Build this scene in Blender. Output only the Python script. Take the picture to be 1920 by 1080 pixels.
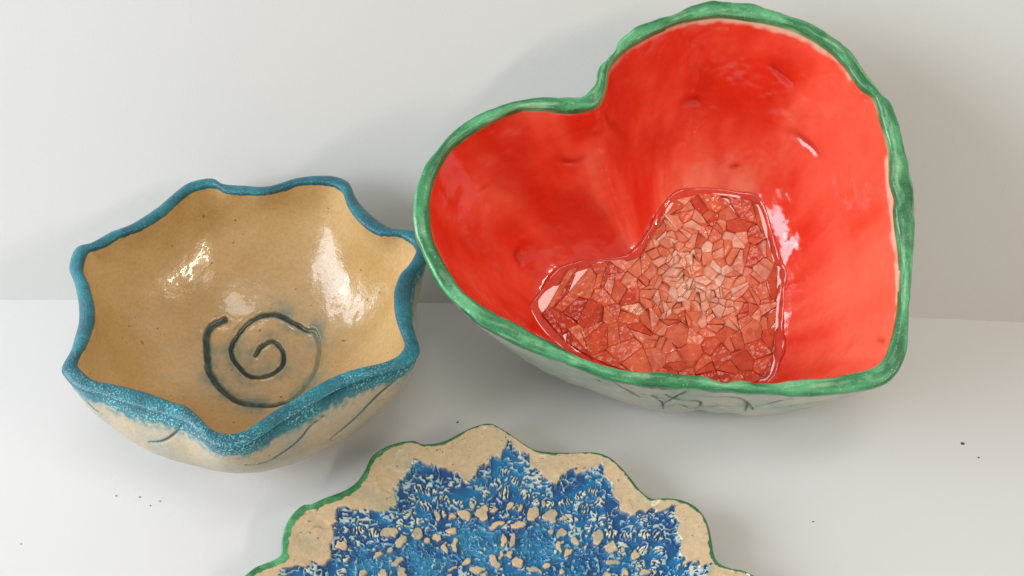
import bpy, math, random
import numpy as np

scene = bpy.context.scene
for o in list(bpy.data.objects):
    bpy.data.objects.remove(o)

# ------------------------------------------------------------------ camera
cam_data = bpy.data.cameras.new("camera")
cam = bpy.data.objects.new("camera", cam_data)
scene.collection.objects.link(cam)
cam.location = (0.0, -0.430, 0.500)
cam.rotation_euler = (math.radians(44.0), 0.0, 0.0)
cam_data.lens = 43.125
cam_data.sensor_width = 36.0
cam_data.clip_start = 0.01
cam_data.clip_end = 50.0
scene.camera = cam

# ------------------------------------------------------------------ light of the room
world = bpy.data.worlds.new("World")
scene.world = world
world.use_nodes = True
bg = world.node_tree.nodes["Background"]
bg.inputs[0].default_value = (1.0, 0.915, 0.81, 1)
bg.inputs[1].default_value = 0.40


def area_lamp(name, loc, target, sx, sy, power, color, spin=0.0):
    d = bpy.data.lights.new(name, 'AREA')
    d.shape = 'RECTANGLE'
    d.size, d.size_y, d.energy, d.color = sx, sy, power, color
    o = bpy.data.objects.new(name, d)
    scene.collection.objects.link(o)
    v = np.array(target, float) - np.array(loc, float)
    from mathutils import Vector, Matrix
    q = Vector(v).to_track_quat('-Z', 'Y')
    o.matrix_world = Matrix.Translation(Vector(loc)) @ q.to_matrix().to_4x4() @ Matrix.Rotation(spin, 4, 'Z')
    return o


# window to the left, an added side light, a ceiling lamp and a tube lamp to the right
area_lamp("window_light", (-1.45, -0.62, 0.85), (0.0, 0.0, 0.05), 1.05, 0.85, 22.0, (0.84, 0.92, 1.0))
area_lamp("added_side_light", (-1.45, -0.02, 0.55), (0.0, 0.0, 0.05), 0.45, 0.60, 7.0, (0.86, 0.93, 1.0))  # extra unseen source, added for the highlight inside the bowl
area_lamp("ceiling_lamp_light", (0.17, -0.46, 1.9), (0.05, 0.0, 0.0), 0.80, 0.35, 5.0, (1.0, 0.94, 0.86), 0.35)
area_lamp("tube_lamp_light", (1.25, -0.95, 1.15), (0.0, 0.0, 0.0), 0.80, 0.08, 8.0, (1.0, 0.88, 0.72), 0.3)

scene.view_settings.view_transform = 'Standard'
scene.view_settings.look = 'None'
scene.view_settings.exposure = 0.20
scene.view_settings.gamma = 1.0

# ------------------------------------------------------------------ traced shapes of the pottery
# outlines in millimetres x 10, radius at equal angles starting at -180 degrees
# bowl centre [-129.14104117  -24.85414546]
BOWL_RIM = [
    722, 712, 704, 698, 693, 690, 689, 691, 697, 704, 713, 723, 736, 755, 779, 800, 809, 807, 804, 800, 794, 784, 769, 751, 735, 722, 712, 702, 694, 687,
    682, 678, 675, 674, 675, 676, 678, 680, 682, 687, 698, 714, 734, 756, 782, 802, 816, 823, 824, 820, 811, 794, 777, 761, 747, 736, 728, 721, 714, 708,
    703, 699, 696, 694, 692, 692, 693, 698, 704, 713, 724, 740, 759, 782, 805, 827, 846, 857, 860, 857, 842, 822, 801, 782, 766, 753, 743, 735, 730, 726,
    723, 723, 725, 731, 740, 752, 769, 797, 822, 844, 864, 876, 878, 871, 858, 840, 804, 768, 751, 741, 735, 732, 733, 736, 741, 748, 758, 771, 787, 808,
    834, 859, 873, 878, 878, 873, 864, 854, 841, 827, 812, 794, 773, 754, 740, 734, 732, 735, 740, 745, 750, 758, 768, 787, 833, 849, 853, 855, 854, 845,
    829, 813, 798, 784, 772, 762, 756, 752, 750, 749, 751, 756, 765, 780, 794, 802, 809, 817, 832, 867, 870, 861, 850, 837, 822, 800, 778, 760, 746, 733,
]
SPIRAL = [
    (-6.2, 18.7), (-4.2, 23.0), (-0.5, 26.0), (2.8, 26.4), (6.0, 23.7), (8.4, 19.0), (8.7, 13.7), (6.7, 10.1), (2.1, 6.8), (-3.4, 5.3), (-8.6, 6.1), (-13.8, 10.8),
    (-17.3, 15.2), (-18.8, 20.6), (-16.8, 26.8), (-12.8, 33.6), (-7.0, 38.4), (0.4, 40.3), (7.7, 38.4), (14.6, 34.8), (19.8, 31.3), (24.5, 29.8), (27.5, 21.3), (27.5, 12.3),
    (26.5, 6.4), (22.7, -1.0), (16.8, -10.6), (8.2, -13.7), (-0.6, -13.7), (-8.5, -12.7), (-15.2, -9.2), (-22.5, -2.4), (-27.6, 5.0), (-29.4, 12.3), (-30.8, 18.9), (-31.1, 25.3),
    (-29.1, 30.6), (-23.4, 35.1),
]
HEART_INNER = [
    1179, 1183, 1185, 1187, 1187, 1186, 1184, 1180, 1173, 1165, 1157, 1151, 1145, 1139, 1132, 1123, 1113, 1101, 1088, 1076, 1063, 1049, 1035, 1021, 1008, 996, 984, 973, 963, 954,
    945, 937, 930, 925, 920, 915, 911, 908, 904, 901, 898, 894, 890, 886, 882, 878, 874, 870, 866, 863, 859, 855, 851, 848, 845, 843, 842, 842, 842, 843,
    845, 847, 851, 857, 866, 878, 890, 898, 901, 901, 904, 914, 928, 940, 949, 957, 966, 974, 983, 993, 1003, 1015, 1027, 1040, 1054, 1070, 1086, 1103, 1120, 1137,
    1156, 1172, 1177, 1175, 1169, 1161, 1152, 1143, 1134, 1125, 1116, 1107, 1099, 1090, 1083, 1076, 1069, 1063, 1056, 1047, 1039, 1031, 1024, 1017, 1011, 1006, 1002, 1000, 1001, 1007,
    1008, 1004, 1000, 998, 999, 1002, 1007, 1013, 1019, 1024, 1027, 1030, 1033, 1037, 1041, 1048, 1056, 1064, 1070, 1071, 1064, 1053, 1047, 1047, 1049, 1053, 1057, 1059, 1061, 1062,
    1062, 1061, 1059, 1057, 1054, 1050, 1047, 1043, 1038, 1032, 1026, 1020, 1013, 1007, 1001, 995, 989, 984, 979, 974, 969, 964, 958, 951, 943, 934, 925, 916, 906, 896,
    886, 877, 869, 861, 853, 845, 837, 830, 822, 815, 807, 799, 791, 782, 773, 763, 752, 738, 718, 692, 668, 651, 637, 625, 616, 609, 606, 607, 611, 617,
    626, 637, 651, 669, 690, 716, 749, 784, 817, 850, 878, 900, 920, 940, 960, 980, 1000, 1020, 1040, 1060, 1079, 1099, 1116, 1129, 1139, 1148, 1156, 1163, 1169, 1175,
]
HEART_OUTER = [
    1251, 1253, 1254, 1254, 1253, 1251, 1249, 1244, 1238, 1232, 1225, 1219, 1214, 1209, 1204, 1196, 1188, 1177, 1166, 1155, 1142, 1130, 1117, 1103, 1090, 1077, 1064, 1052, 1041, 1030,
    1019, 1009, 1000, 992, 984, 977, 971, 965, 960, 955, 950, 946, 943, 940, 937, 934, 931, 929, 926, 923, 920, 918, 915, 914, 912, 911, 911, 910, 911, 911,
    912, 913, 915, 917, 920, 924, 928, 934, 941, 950, 959, 970, 981, 992, 1004, 1017, 1031, 1046, 1060, 1075, 1090, 1106, 1122, 1138, 1154, 1171, 1188, 1206, 1224, 1240,
    1253, 1258, 1257, 1255, 1252, 1246, 1238, 1224, 1207, 1191, 1178, 1165, 1153, 1143, 1133, 1125, 1117, 1111, 1106, 1104, 1102, 1101, 1100, 1098, 1096, 1093, 1090, 1087, 1085, 1084,
    1083, 1083, 1083, 1084, 1085, 1086, 1087, 1089, 1091, 1093, 1096, 1099, 1102, 1106, 1110, 1114, 1117, 1117, 1110, 1105, 1105, 1108, 1112, 1116, 1120, 1122, 1125, 1127, 1128, 1127,
    1126, 1123, 1120, 1118, 1115, 1113, 1110, 1107, 1102, 1097, 1092, 1088, 1084, 1081, 1078, 1074, 1070, 1065, 1060, 1054, 1049, 1043, 1037, 1030, 1021, 1011, 1000, 988, 974, 961,
    949, 939, 932, 927, 921, 915, 909, 903, 896, 886, 875, 864, 852, 837, 811, 798, 789, 781, 773, 765, 752, 734, 714, 701, 693, 689, 687, 686, 688, 695,
    706, 723, 743, 767, 797, 824, 850, 876, 901, 926, 949, 971, 992, 1013, 1033, 1053, 1074, 1094, 1113, 1129, 1143, 1157, 1171, 1185, 1200, 1213, 1223, 1232, 1239, 1246,
]
POOL_EDGE = [
    663, 677, 691, 702, 709, 708, 701, 694, 688, 681, 674, 667, 660, 653, 646, 638, 632, 624, 617, 610, 602, 594, 586, 579, 572, 565, 559, 553, 547, 542,
    536, 531, 527, 522, 518, 514, 510, 507, 504, 500, 498, 495, 493, 491, 489, 488, 487, 486, 485, 484, 484, 484, 484, 485, 485, 486, 487, 488, 490, 491,
    493, 495, 497, 500, 502, 505, 509, 512, 516, 520, 525, 530, 535, 540, 546, 553, 559, 566, 574, 581, 589, 597, 606, 614, 622, 629, 636, 642, 648, 652,
    655, 657, 658, 656, 652, 646, 639, 632, 625, 619, 612, 606, 601, 595, 590, 585, 581, 577, 574, 571, 568, 566, 565, 564, 563, 563, 564, 565, 566, 567,
    569, 571, 574, 576, 579, 582, 585, 587, 589, 588, 582, 577, 576, 577, 579, 582, 585, 589, 594, 600, 606, 612, 619, 626, 634, 642, 650, 658, 666, 673,
    679, 681, 681, 676, 669, 661, 654, 648, 642, 636, 629, 623, 616, 609, 603, 596, 590, 583, 577, 571, 565, 560, 554, 549, 543, 538, 531, 524, 516, 503,
    487, 470, 453, 435, 418, 402, 387, 373, 360, 349, 339, 331, 323, 316, 308, 302, 295, 289, 284, 279, 275, 271, 268, 266, 264, 263, 263, 263, 264, 265,
    268, 271, 276, 281, 288, 295, 304, 315, 327, 340, 354, 369, 383, 398, 412, 428, 445, 463, 483, 504, 525, 547, 566, 576, 586, 597, 609, 622, 635, 649,
]
PLATE_EDGE = [
    (-114.0, 36.7), (-109.3, 41.6), (-99.5, 47.1), (-99.4, 53.8), (-98.8, 62.4), (-95.5, 69.7), (-91.8, 73.8), (-87.9, 74.6), (-82.1, 78.4), (-74.0, 82.9), (-68.2, 88.1), (-64.7, 94.9),
    (-62.4, 101.8), (-57.6, 106.6), (-50.1, 110.1), (-42.2, 111.7), (-37.1, 109.8), (-27.7, 112.0), (-19.9, 116.6), (-12.7, 120.2), (-4.8, 121.5), (1.8, 117.6), (9.1, 111.7), (16.3, 106.6),
    (23.6, 105.3), (34.1, 104.6), (45.5, 104.4), (52.6, 101.5), (57.9, 96.1), (62.6, 89.6), (66.9, 82.9), (72.1, 78.4), (77.8, 78.7), (84.5, 77.8), (91.2, 74.3), (95.5, 68.1),
    (97.3, 60.0), (97.9, 48.3), (100.0, 43.8), (104.9, 41.1), (110.7, 39.6), (115.1, 36.6),
]
LACE_EDGE = [
    (-97.9, 40.8), (-91.0, 43.8), (-86.8, 43.0), (-83.8, 46.0), (-79.7, 44.4), (-76.1, 49.1), (-77.5, 55.3), (-76.4, 66.4), (-75.9, 73.8), (-66.1, 73.8), (-55.5, 73.0), (-48.4, 77.9),
    (-50.1, 85.5), (-45.7, 91.6), (-41.1, 102.0), (-35.3, 98.5), (-29.6, 98.8), (-24.3, 95.8), (-20.2, 95.0), (-17.3, 91.6), (-11.4, 92.9), (-10.2, 98.5), (-5.1, 99.4), (-4.6, 103.7),
    (0.6, 103.2), (4.4, 111.2), (8.3, 104.5), (14.3, 102.9), (14.7, 96.6), (19.1, 95.8), (20.6, 90.7), (27.4, 88.1), (29.8, 93.2), (36.2, 92.2), (37.6, 96.3), (42.4, 94.4),
    (49.8, 98.0), (49.6, 89.8), (53.5, 86.4), (53.2, 81.3), (56.5, 77.9), (56.8, 73.0), (61.6, 69.7), (65.3, 72.6), (68.6, 71.4), (71.9, 74.7), (74.9, 72.3), (82.0, 74.7),
    (80.7, 67.7), (83.9, 65.7), (82.2, 61.0), (84.4, 56.1), (82.0, 50.8), (84.7, 45.2), (88.8, 46.4), (91.8, 43.0), (96.1, 44.1),
]
CLAY_DOTS = [
    (-12.7, 78.8, 1.4, 1.7, -0.0), (-16.1, 73.4, 3.0, 3.0, -0.0), (-7.7, 74.6, 3.0, 3.9, -0.0), (-2.1, 76.7, 1.8, 1.5, -0.0), (4.5, 78.8, 1.5, 1.8, -0.0), (10.5, 76.7, 1.0, 1.2, -0.0), (20.7, 78.5, 1.3, 1.5, -0.0), (16.3, 73.7, 3.0, 3.9, -20.0),
    (24.1, 72.2, 3.5, 3.0, -0.0), (30.3, 71.3, 1.3, 1.5, -0.0), (-1.0, 69.0, 3.5, 1.8, 10.0), (9.0, 68.1, 3.7, 1.8, -10.0), (1.5, 60.4, 1.5, 2.9, -0.0), (5.9, 60.9, 1.5, 3.2, -0.0), (1.5, 53.7, 1.2, 1.7, -0.0), (5.3, 53.3, 1.2, 2.0, -0.0),
    (-2.3, 49.8, 2.4, 3.1, -0.0), (9.3, 49.8, 2.7, 3.1, -0.0), (-15.1, 49.5, 2.1, 1.7, -0.0), (-10.0, 46.3, 3.4, 1.7, -0.0), (16.0, 45.9, 3.4, 1.2, -8.0), (22.1, 47.8, 1.9, 1.3, -10.0), (28.6, 44.8, 2.2, 1.7, -0.0), (-7.2, 42.6, 1.5, 1.4, -0.0),
    (-22.6, 42.0, 1.9, 1.4, -0.0), (-21.7, 47.0, 2.9, 1.0, 25.0), (-24.5, 56.6, 1.5, 3.1, 20.0), (-20.4, 58.9, 1.2, 3.1, 10.0), (-28.4, 62.0, 2.5, 1.9, 20.0), (-22.1, 65.6, 2.5, 1.3, -5.0), (-38.2, 63.7, 2.7, 3.3, -0.0), (-28.7, 73.0, 1.3, 3.0, 10.0),
    (-33.3, 60.0, 1.5, 1.0, -10.0), (29.1, 63.7, 2.5, 2.0, -0.0), (28.2, 57.1, 1.4, 2.6, -20.0), (31.5, 54.0, 1.3, 2.3, -15.0), (35.8, 60.0, 1.7, 1.7, -0.0), (24.2, 65.6, 1.4, 1.3, -0.0), (-22.0, 73.4, 1.3, 1.6, -0.0), (45.4, 61.1, 2.7, 3.3, -0.0),
    (51.5, 56.0, 3.1, 2.8, 35.0), (56.5, 54.0, 1.2, 1.6, -0.0), (52.0, 48.2, 3.0, 1.5, -15.0), (62.5, 51.3, 1.3, 2.3, -25.0), (49.1, 42.6, 1.7, 2.2, -0.0), (57.8, 42.6, 1.9, 1.9, -0.0), (64.5, 45.6, 1.3, 1.2, -0.0), (66.6, 42.0, 2.2, 1.9, -0.0),
    (36.4, 60.0, 1.0, 1.1, -0.0), (40.2, 56.9, 0.7, 0.9, -0.0), (-45.6, 58.9, 3.0, 3.2, -0.0), (-51.5, 62.9, 4.0, 2.3, 30.0), (-72.3, 55.7, 2.7, 2.3, -0.0), (-51.0, 55.3, 1.7, 1.7, -0.0), (-55.7, 51.8, 2.9, 1.4, 15.0), (-46.7, 48.7, 2.9, 1.4, 20.0),
    (-52.4, 43.3, 1.7, 2.5, -0.0), (-44.1, 43.3, 2.4, 2.5, -0.0), (-61.5, 42.0, 1.9, 1.4, -0.0),
]
MEDALLIONS = [
    (-9.6, 59.1), (18.3, 59.1), (-33.1, 50.6), (37.7, 47.8), (-57.2, 45.9),
]
# scored strokes and cracks, points in millimetres with their half width
BOWL_STROKES = [
    ([(-163.4, -96.3, 54.6), (-156.7, -98.5, 57.9), (-150.3, -99.3, 63.6), (-144.0, -99.2, 71.8)], 0.8),
    ([(-117.2, -110.6, 57.1), (-109.2, -106.7, 53.7), (-101.8, -102.8, 55.4), (-94.9, -98.5, 58.7), (-89.9, -94.1, 62.8), (-84.3, -89.5, 64.4)], 0.7),
    ([(-82.8, -89.7, 48.7), (-75.2, -84.6, 52.1), (-66.4, -77.6, 57.1), (-56.2, -71.5, 64.4), (-47.5, -66.5, 71.1)], 0.9),
    ([(-192.3, -81.4, 66.0), (-190.2, -82.4, 62.0), (-186.1, -84.3, 59.6)], 0.6),
    ([(-45.2, -3.7, 66.0), (-47.0, -7.1, 54.6), (-46.8, -22.9, 55.4)], 0.6),
]
HEART_CRACKS = [
    ([(46.2, -74.0, 70.0), (52.1, -69.0, 58.6), (57.4, -66.6, 52.5), (66.4, -67.8, 51.8), (72.8, -66.4, 47.8)], 0.9),
    ([(55.2, -65.8, 51.8), (60.8, -63.5, 45.9)], 0.9),
    ([(65.1, -68.7, 53.8), (71.6, -62.4, 40.8), (74.4, -53.2, 24.7)], 0.7),
    ([(70.4, -72.4, 59.2), (74.8, -69.6, 53.3), (81.2, -67.4, 48.5), (87.5, -67.0, 47.5), (90.9, -60.4, 36.3), (90.5, -52.0, 22.4)], 0.9),
    ([(72.1, -58.6, 34.1), (75.4, -68.7, 51.4), (77.8, -74.5, 61.9), (79.9, -77.8, 67.9)], 0.8),
    ([(75.9, -58.9, 33.9), (80.6, -61.0, 37.0), (87.3, -56.0, 28.2)], 0.6),
    ([(97.0, -57.9, 32.3), (100.0, -61.4, 36.9), (103.1, -61.8, 36.6)], 0.9),
    ([(88.4, -73.1, 58.8), (95.0, -72.1, 56.8), (100.6, -73.7, 58.5), (105.7, -73.2, 56.2), (110.5, -68.3, 46.8), (114.2, -56.7, 26.7)], 1.0),
    ([(108.8, -71.4, 52.3), (116.7, -60.3, 32.0)], 0.8),
    ([(115.2, -63.6, 37.9), (119.6, -70.0, 48.2), (125.3, -77.8, 61.3), (132.2, -81.7, 68.3)], 0.8),
    ([(124.1, -66.2, 40.9), (134.7, -70.2, 48.1), (147.2, -74.5, 58.1)], 0.5),
    ([(39.6, -68.2, 64.1), (42.4, -66.7, 59.8)], 0.8),
]
HEART_DENTS = [
    ([(127.9, 78.9, 136.1), (133.7, 77.1, 132.2), (141.7, 73.3, 126.6)], 2.0),
    ([(21.4, 41.5, 106.9), (26.5, 41.6, 102.2), (32.9, 41.1, 101.9), (39.2, 41.1, 107.4)], 2.2),
    ([(84.2, 77.5, 111.3), (92.1, 79.6, 111.8), (98.6, 80.4, 112.2)], 2.5),
    ([(3.6, 25.9, 59.5), (2.7, 22.7, 55.4), (6.2, 21.2, 48.9)], 2.0),
    ([(169.4, -49.5, 72.2), (170.9, -55.8, 77.2)], 1.2),
    ([(-17.5, 24.5, 97.5), (-12.3, 28.6, 97.7)], 1.2),
    ([(115.0, 70.6, 73.1), (122.5, 70.6, 75.5)], 1.5),
    ([(142.3, 69.8, 101.6), (151.0, 60.2, 99.9), (159.0, 49.6, 97.0)], 2.2),
    ([(54.0, 66.0, 150.2), (55.3, 67.0, 150.8)], 1.4),
    ([(42.9, 44.1, 138.1), (49.4, 50.4, 120.3), (62.6, 61.2, 96.2)], 2.0),
]

SPIRAL = np.array(SPIRAL)
PLATE_EDGE = np.array(PLATE_EDGE)
LACE_EDGE = np.array(LACE_EDGE)
CLAY_DOTS = np.array(CLAY_DOTS)
MEDALLIONS = np.array(MEDALLIONS)


# ------------------------------------------------------------------ numeric helpers
def _hash(ix, iy, iz, seed):
    h = (ix * 374761393 + iy * 668265263 + iz * 2147483647 + seed * 974634777) & 0xFFFFFFFF
    h = ((h ^ (h >> 13)) * 1274126177) & 0xFFFFFFFF
    h = ((h ^ (h >> 16)) * 2246822519) & 0xFFFFFFFF
    return ((h ^ (h >> 15)) & 0xFFFFFF) / float(0xFFFFFF)


def noise(P, scale, seed=0):
    """value noise in -1..1; P (...,2 or 3) in mm, scale = cell size in mm"""
    P = np.asarray(P, float) / scale
    if P.shape[-1] == 2:
        P = np.concatenate([P, np.zeros(P.shape[:-1] + (1,))], -1)
    i = np.floor(P).astype(np.int64)
    f = P - i
    f = f * f * f * (f * (f * 6 - 15) + 10)
    r = 0
    for dx in (0, 1):
        wx = f[..., 0] if dx else 1 - f[..., 0]
        for dy in (0, 1):
            wy = f[..., 1] if dy else 1 - f[..., 1]
            for dz in (0, 1):
                wz = f[..., 2] if dz else 1 - f[..., 2]
                r = r + wx * wy * wz * _hash(i[..., 0] + dx, i[..., 1] + dy, i[..., 2] + dz, seed)
    return r * 2 - 1


def fbm(P, scale, seed=0, octaves=3):
    r, a, t = 0, 1.0, 0
    for k in range(octaves):
        r = r + a * noise(P, scale / 2 ** k, seed + 17 * k)
        t += a
        a *= 0.5
    return r / t


def smooth(a, b, x):
    t = np.clip((x - a) / (b - a), 0, 1)
    return t * t * (3 - 2 * t)


def periodic(values, ang):
    """closed smooth curve through values at equal angles from -pi"""
    v = np.asarray(values, float) / 10.0
    n = len(v)
    x = (np.asarray(ang) + math.pi) / (2 * math.pi) * n
    i = np.floor(x).astype(int)
    t = x - i
    p0, p1, p2, p3 = v[(i - 1) % n], v[i % n], v[(i + 1) % n], v[(i + 2) % n]
    return .5 * (2 * p1 + (-p0 + p2) * t + (2 * p0 - 5 * p1 + 4 * p2 - p3) * t * t + (-p0 + 3 * p1 - 3 * p2 + p3) * t ** 3)


def seg_dist(P, line):
    """distance of points to a polyline, and position along it 0..1"""
    P = np.asarray(P, float)
    L = np.asarray(line, float)
    shp = P.shape[:-1]
    Q = P.reshape(-1, P.shape[-1])
    best = np.full(len(Q), 1e9)
    along = np.zeros(len(Q))
    lo, hi = L.min(0) - 12, L.max(0) + 12
    near = np.all((Q > lo) & (Q < hi), 1)
    q = Q[near]
    b, al = best[near], along[near]
    n = len(L) - 1
    for k in range(n):
        a, d = L[k], L[k + 1] - L[k]
        t = np.clip(((q - a) @ d) / max(d @ d, 1e-9), 0, 1)
        e = np.sqrt((((q - a) - t[:, None] * d) ** 2).sum(1))
        m = e < b
        b[m] = e[m]
        al[m] = (k + t[m]) / n
    best[near], along[near] = b, al
    return best.reshape(shp), along.reshape(shp)


def spline(pts, per=6):
    p = np.asarray(pts, float)
    p = np.vstack([2 * p[0] - p[1], p, 2 * p[-1] - p[-2]])
    out = []
    for k in range(1, len(p) - 2):
        for t in np.linspace(0, 1, per, endpoint=False):
            p0, p1, p2, p3 = p[k - 1], p[k], p[k + 1], p[k + 2]
            out.append(.5 * (2 * p1 + (-p0 + p2) * t + (2 * p0 - 5 * p1 + 4 * p2 - p3) * t * t + (-p0 + 3 * p1 - 3 * p2 + p3) * t ** 3))
    out.append(p[-2])
    return np.array(out)


def grid_normals(V):
    """V (rows, cols, 3), cols closed"""
    du = np.empty_like(V)
    du[1:-1] = V[2:] - V[:-2]
    du[0] = V[1] - V[0]
    du[-1] = V[-1] - V[-2]
    dv = np.roll(V, -1, 1) - np.roll(V, 1, 1)
    n = np.cross(dv, du)
    l = np.linalg.norm(n, axis=-1, keepdims=True)
    return n / np.maximum(l, 1e-9)


def lerp(a, b, t):
    return a + (b - a) * t[..., None]


C = scene.collection


def link(o, parent=None):
    C.objects.link(o)
    if parent is not None:
        o.parent = parent
    return o


def thing(name, loc, label, cat, rot=(0, 0, 0), group=None):
    o = bpy.data.objects.new(name, None)
    o.empty_display_size = 0.02
    o.location = loc
    o.rotation_euler = rot
    o["label"], o["category"] = label, cat
    if group:
        o["group"] = group
    return link(o)


def grid_object(name, V, col, normals, facemask, mat, parent, label=None, grain=None):
    """the faces of a polar grid (in mm) picked by facemask, as one mesh with its colours"""
    nr, nc, _ = V.shape
    r, c = np.nonzero(facemask)
    c2 = (c + 1) % nc
    quads = np.stack([r * nc + c, r * nc + c2, (r + 1) * nc + c2, (r + 1) * nc + c], 1)
    used, inv = np.unique(quads.ravel(), return_inverse=True)
    q = inv.reshape(-1, 4).astype(np.int32)
    P = (V.reshape(-1, 3)[used] / 1000.0).astype(np.float32)
    me = bpy.data.meshes.new(name)
    me.vertices.add(len(P))
    me.vertices.foreach_set("co", P.ravel())
    me.loops.add(q.size)
    me.loops.foreach_set("vertex_index", q.ravel())
    me.polygons.add(len(q))
    me.polygons.foreach_set("loop_start", np.arange(0, q.size, 4, dtype=np.int32))
    me.polygons.foreach_set("loop_total", np.full(len(q), 4, dtype=np.int32))
    me.polygons.foreach_set("use_smooth", np.ones(len(q), dtype=bool))
    a = me.attributes.new("glaze", 'FLOAT_COLOR', 'POINT')
    cc = np.ones((len(used), 4), np.float32)
    cc[:, :3] = np.clip(col.reshape(-1, 3)[used], 0, 1)
    if grain is not None:
        cc[:, 3] = grain.reshape(-1)[used]
    a.data.foreach_set("color", cc.ravel())
    me.update(calc_edges=True)
    me.normals_split_custom_set_from_vertices(normals.reshape(-1, 3)[used].astype(np.float32))
    me.materials.append(mat)
    o = bpy.data.objects.new(name, me)
    if label:
        o["label"] = label
    return link(o, parent)


def bm_object(name, verts, faces, mat, parent=None, smooth_shade=False):
    me = bpy.data.meshes.new(name)
    me.from_pydata([tuple(v) for v in verts], [], faces)
    if smooth_shade:
        me.polygons.foreach_set("use_smooth", np.ones(len(me.polygons), dtype=bool))
    me.materials.append(mat)
    me.update()
    o = bpy.data.objects.new(name, me)
    return link(o, parent)


# ------------------------------------------------------------------ materials
def new_mat(name):
    m = bpy.data.materials.new(name)
    m.use_nodes = True
    nt = m.node_tree
    return m, nt, nt.nodes["Principled BSDF"]


def tex_noise(nt, scale, detail=3.0, rough=0.55, coord='Object', stretch=None):
    tc = nt.nodes.new("ShaderNodeTexCoord")
    n = nt.nodes.new("ShaderNodeTexNoise")
    n.inputs["Scale"].default_value = scale
    n.inputs["Detail"].default_value = detail
    n.inputs["Roughness"].default_value = rough
    if stretch:
        mp = nt.nodes.new("ShaderNodeMapping")
        mp.inputs["Scale"].default_value = stretch
        nt.links.new(tc.outputs[coord], mp.inputs[0])
        nt.links.new(mp.outputs[0], n.inputs["Vector"])
    else:
        nt.links.new(tc.outputs[coord], n.inputs["Vector"])
    return n


def ramp(nt, src, stops):
    r = nt.nodes.new("ShaderNodeValToRGB")
    while len(r.color_ramp.elements) < len(stops):
        r.color_ramp.elements.new(0.5)
    for e, (p, c) in zip(r.color_ramp.elements, stops):
        e.position = p
        e.color = (c, c, c, 1) if isinstance(c, (int, float)) else (*c, 1)
    nt.links.new(src, r.inputs[0])
    return r


def mix(nt, fac, a, b, mode='MIX'):
    m = nt.nodes.new("ShaderNodeMix")
    m.data_type = 'RGBA'
    m.blend_type = mode
    for i, v in ((0, fac), (6, a), (7, b)):
        if hasattr(v, "is_linked") or hasattr(v, "links"):
            nt.links.new(v, m.inputs[i])
        elif i == 0:
            m.inputs[0].default_value = v
        else:
            m.inputs[i].default_value = (*v, 1)
    return m.outputs[2]


def bump(nt, src, strength, dist, prev=None):
    b = nt.nodes.new("ShaderNodeBump")
    b.inputs["Strength"].default_value = strength
    b.inputs["Distance"].default_value = dist
    nt.links.new(src, b.inputs["Height"])
    if prev is not None:
        nt.links.new(prev, b.inputs["Normal"])
    return b.outputs[0]


def glazed(name, rough, coat, fine=700, fine_bump=0.0001, mottled=0.12, wave=60, wave_bump=0.0004,
           specks=None, sparkle=None, grain=240):
    m, nt, b = new_mat(name)
    at = nt.nodes.new("ShaderNodeAttribute")
    at.attribute_name = "glaze"
    col = at.outputs["Color"]
    n1 = tex_noise(nt, grain, 4, 0.7)
    r1 = ramp(nt, n1.outputs[0], [(0.3, 1 - mottled), (0.7, 1 + 0 * mottled)])
    col = mix(nt, 1.0, col, r1.outputs[0], 'MULTIPLY')
    n2 = tex_noise(nt, fine, 2)
    if specks:
        scale, lo, color = specks
        ns = tex_noise(nt, scale, 1)
        rs = ramp(nt, ns.outputs[0], [(lo, 0.0), (lo + 0.05, 0.8)])
        col = mix(nt, rs.outputs[0], col, color)
    nrm = None
    nw = tex_noise(nt, wave, 2)
    nrm = bump(nt, nw.outputs[0], 1.0, wave_bump)
    nrm = bump(nt, n2.outputs[0], 1.0, fine_bump, nrm)
    if sparkle:
        scale, lo, color, amt, dist = sparkle
        ns = tex_noise(nt, scale, 2, 0.6)
        rs = ramp(nt, ns.outputs[0], [(lo, 0.0), (lo + 0.07, amt)])
        mm = nt.nodes.new("ShaderNodeMath")
        mm.operation = 'MULTIPLY'
        nt.links.new(rs.outputs[0], mm.inputs[0])
        nt.links.new(at.outputs["Alpha"], mm.inputs[1])
        col = mix(nt, mm.outputs[0], col, color)
        nrm = bump(nt, ns.outputs[0], 1.0, dist, nrm)
    nt.links.new(col, b.inputs["Base Color"])
    nt.links.new(nrm, b.inputs["Normal"])
    b.inputs["Roughness"].default_value = rough
    b.inputs["Coat Weight"].default_value = coat
    b.inputs["Coat Roughness"].default_value = 0.04
    return m


def paper(name, color, rough, scale=900, dist=0.00008):
    m, nt, b = new_mat(name)
    n = tex_noise(nt, scale, 3)
    n2 = tex_noise(nt, 7, 2)
    c = mix(nt, 0.5, color, ramp(nt, n2.outputs[0], [(0.35, tuple(v * 0.975 for v in color)), (0.65, color)]).outputs[0])
    nt.links.new(c, b.inputs["Base Color"])
    nt.links.new(bump(nt, n.outputs[0], 1.0, dist), b.inputs["Normal"])
    b.inputs["Roughness"].default_value = rough
    return m


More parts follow.
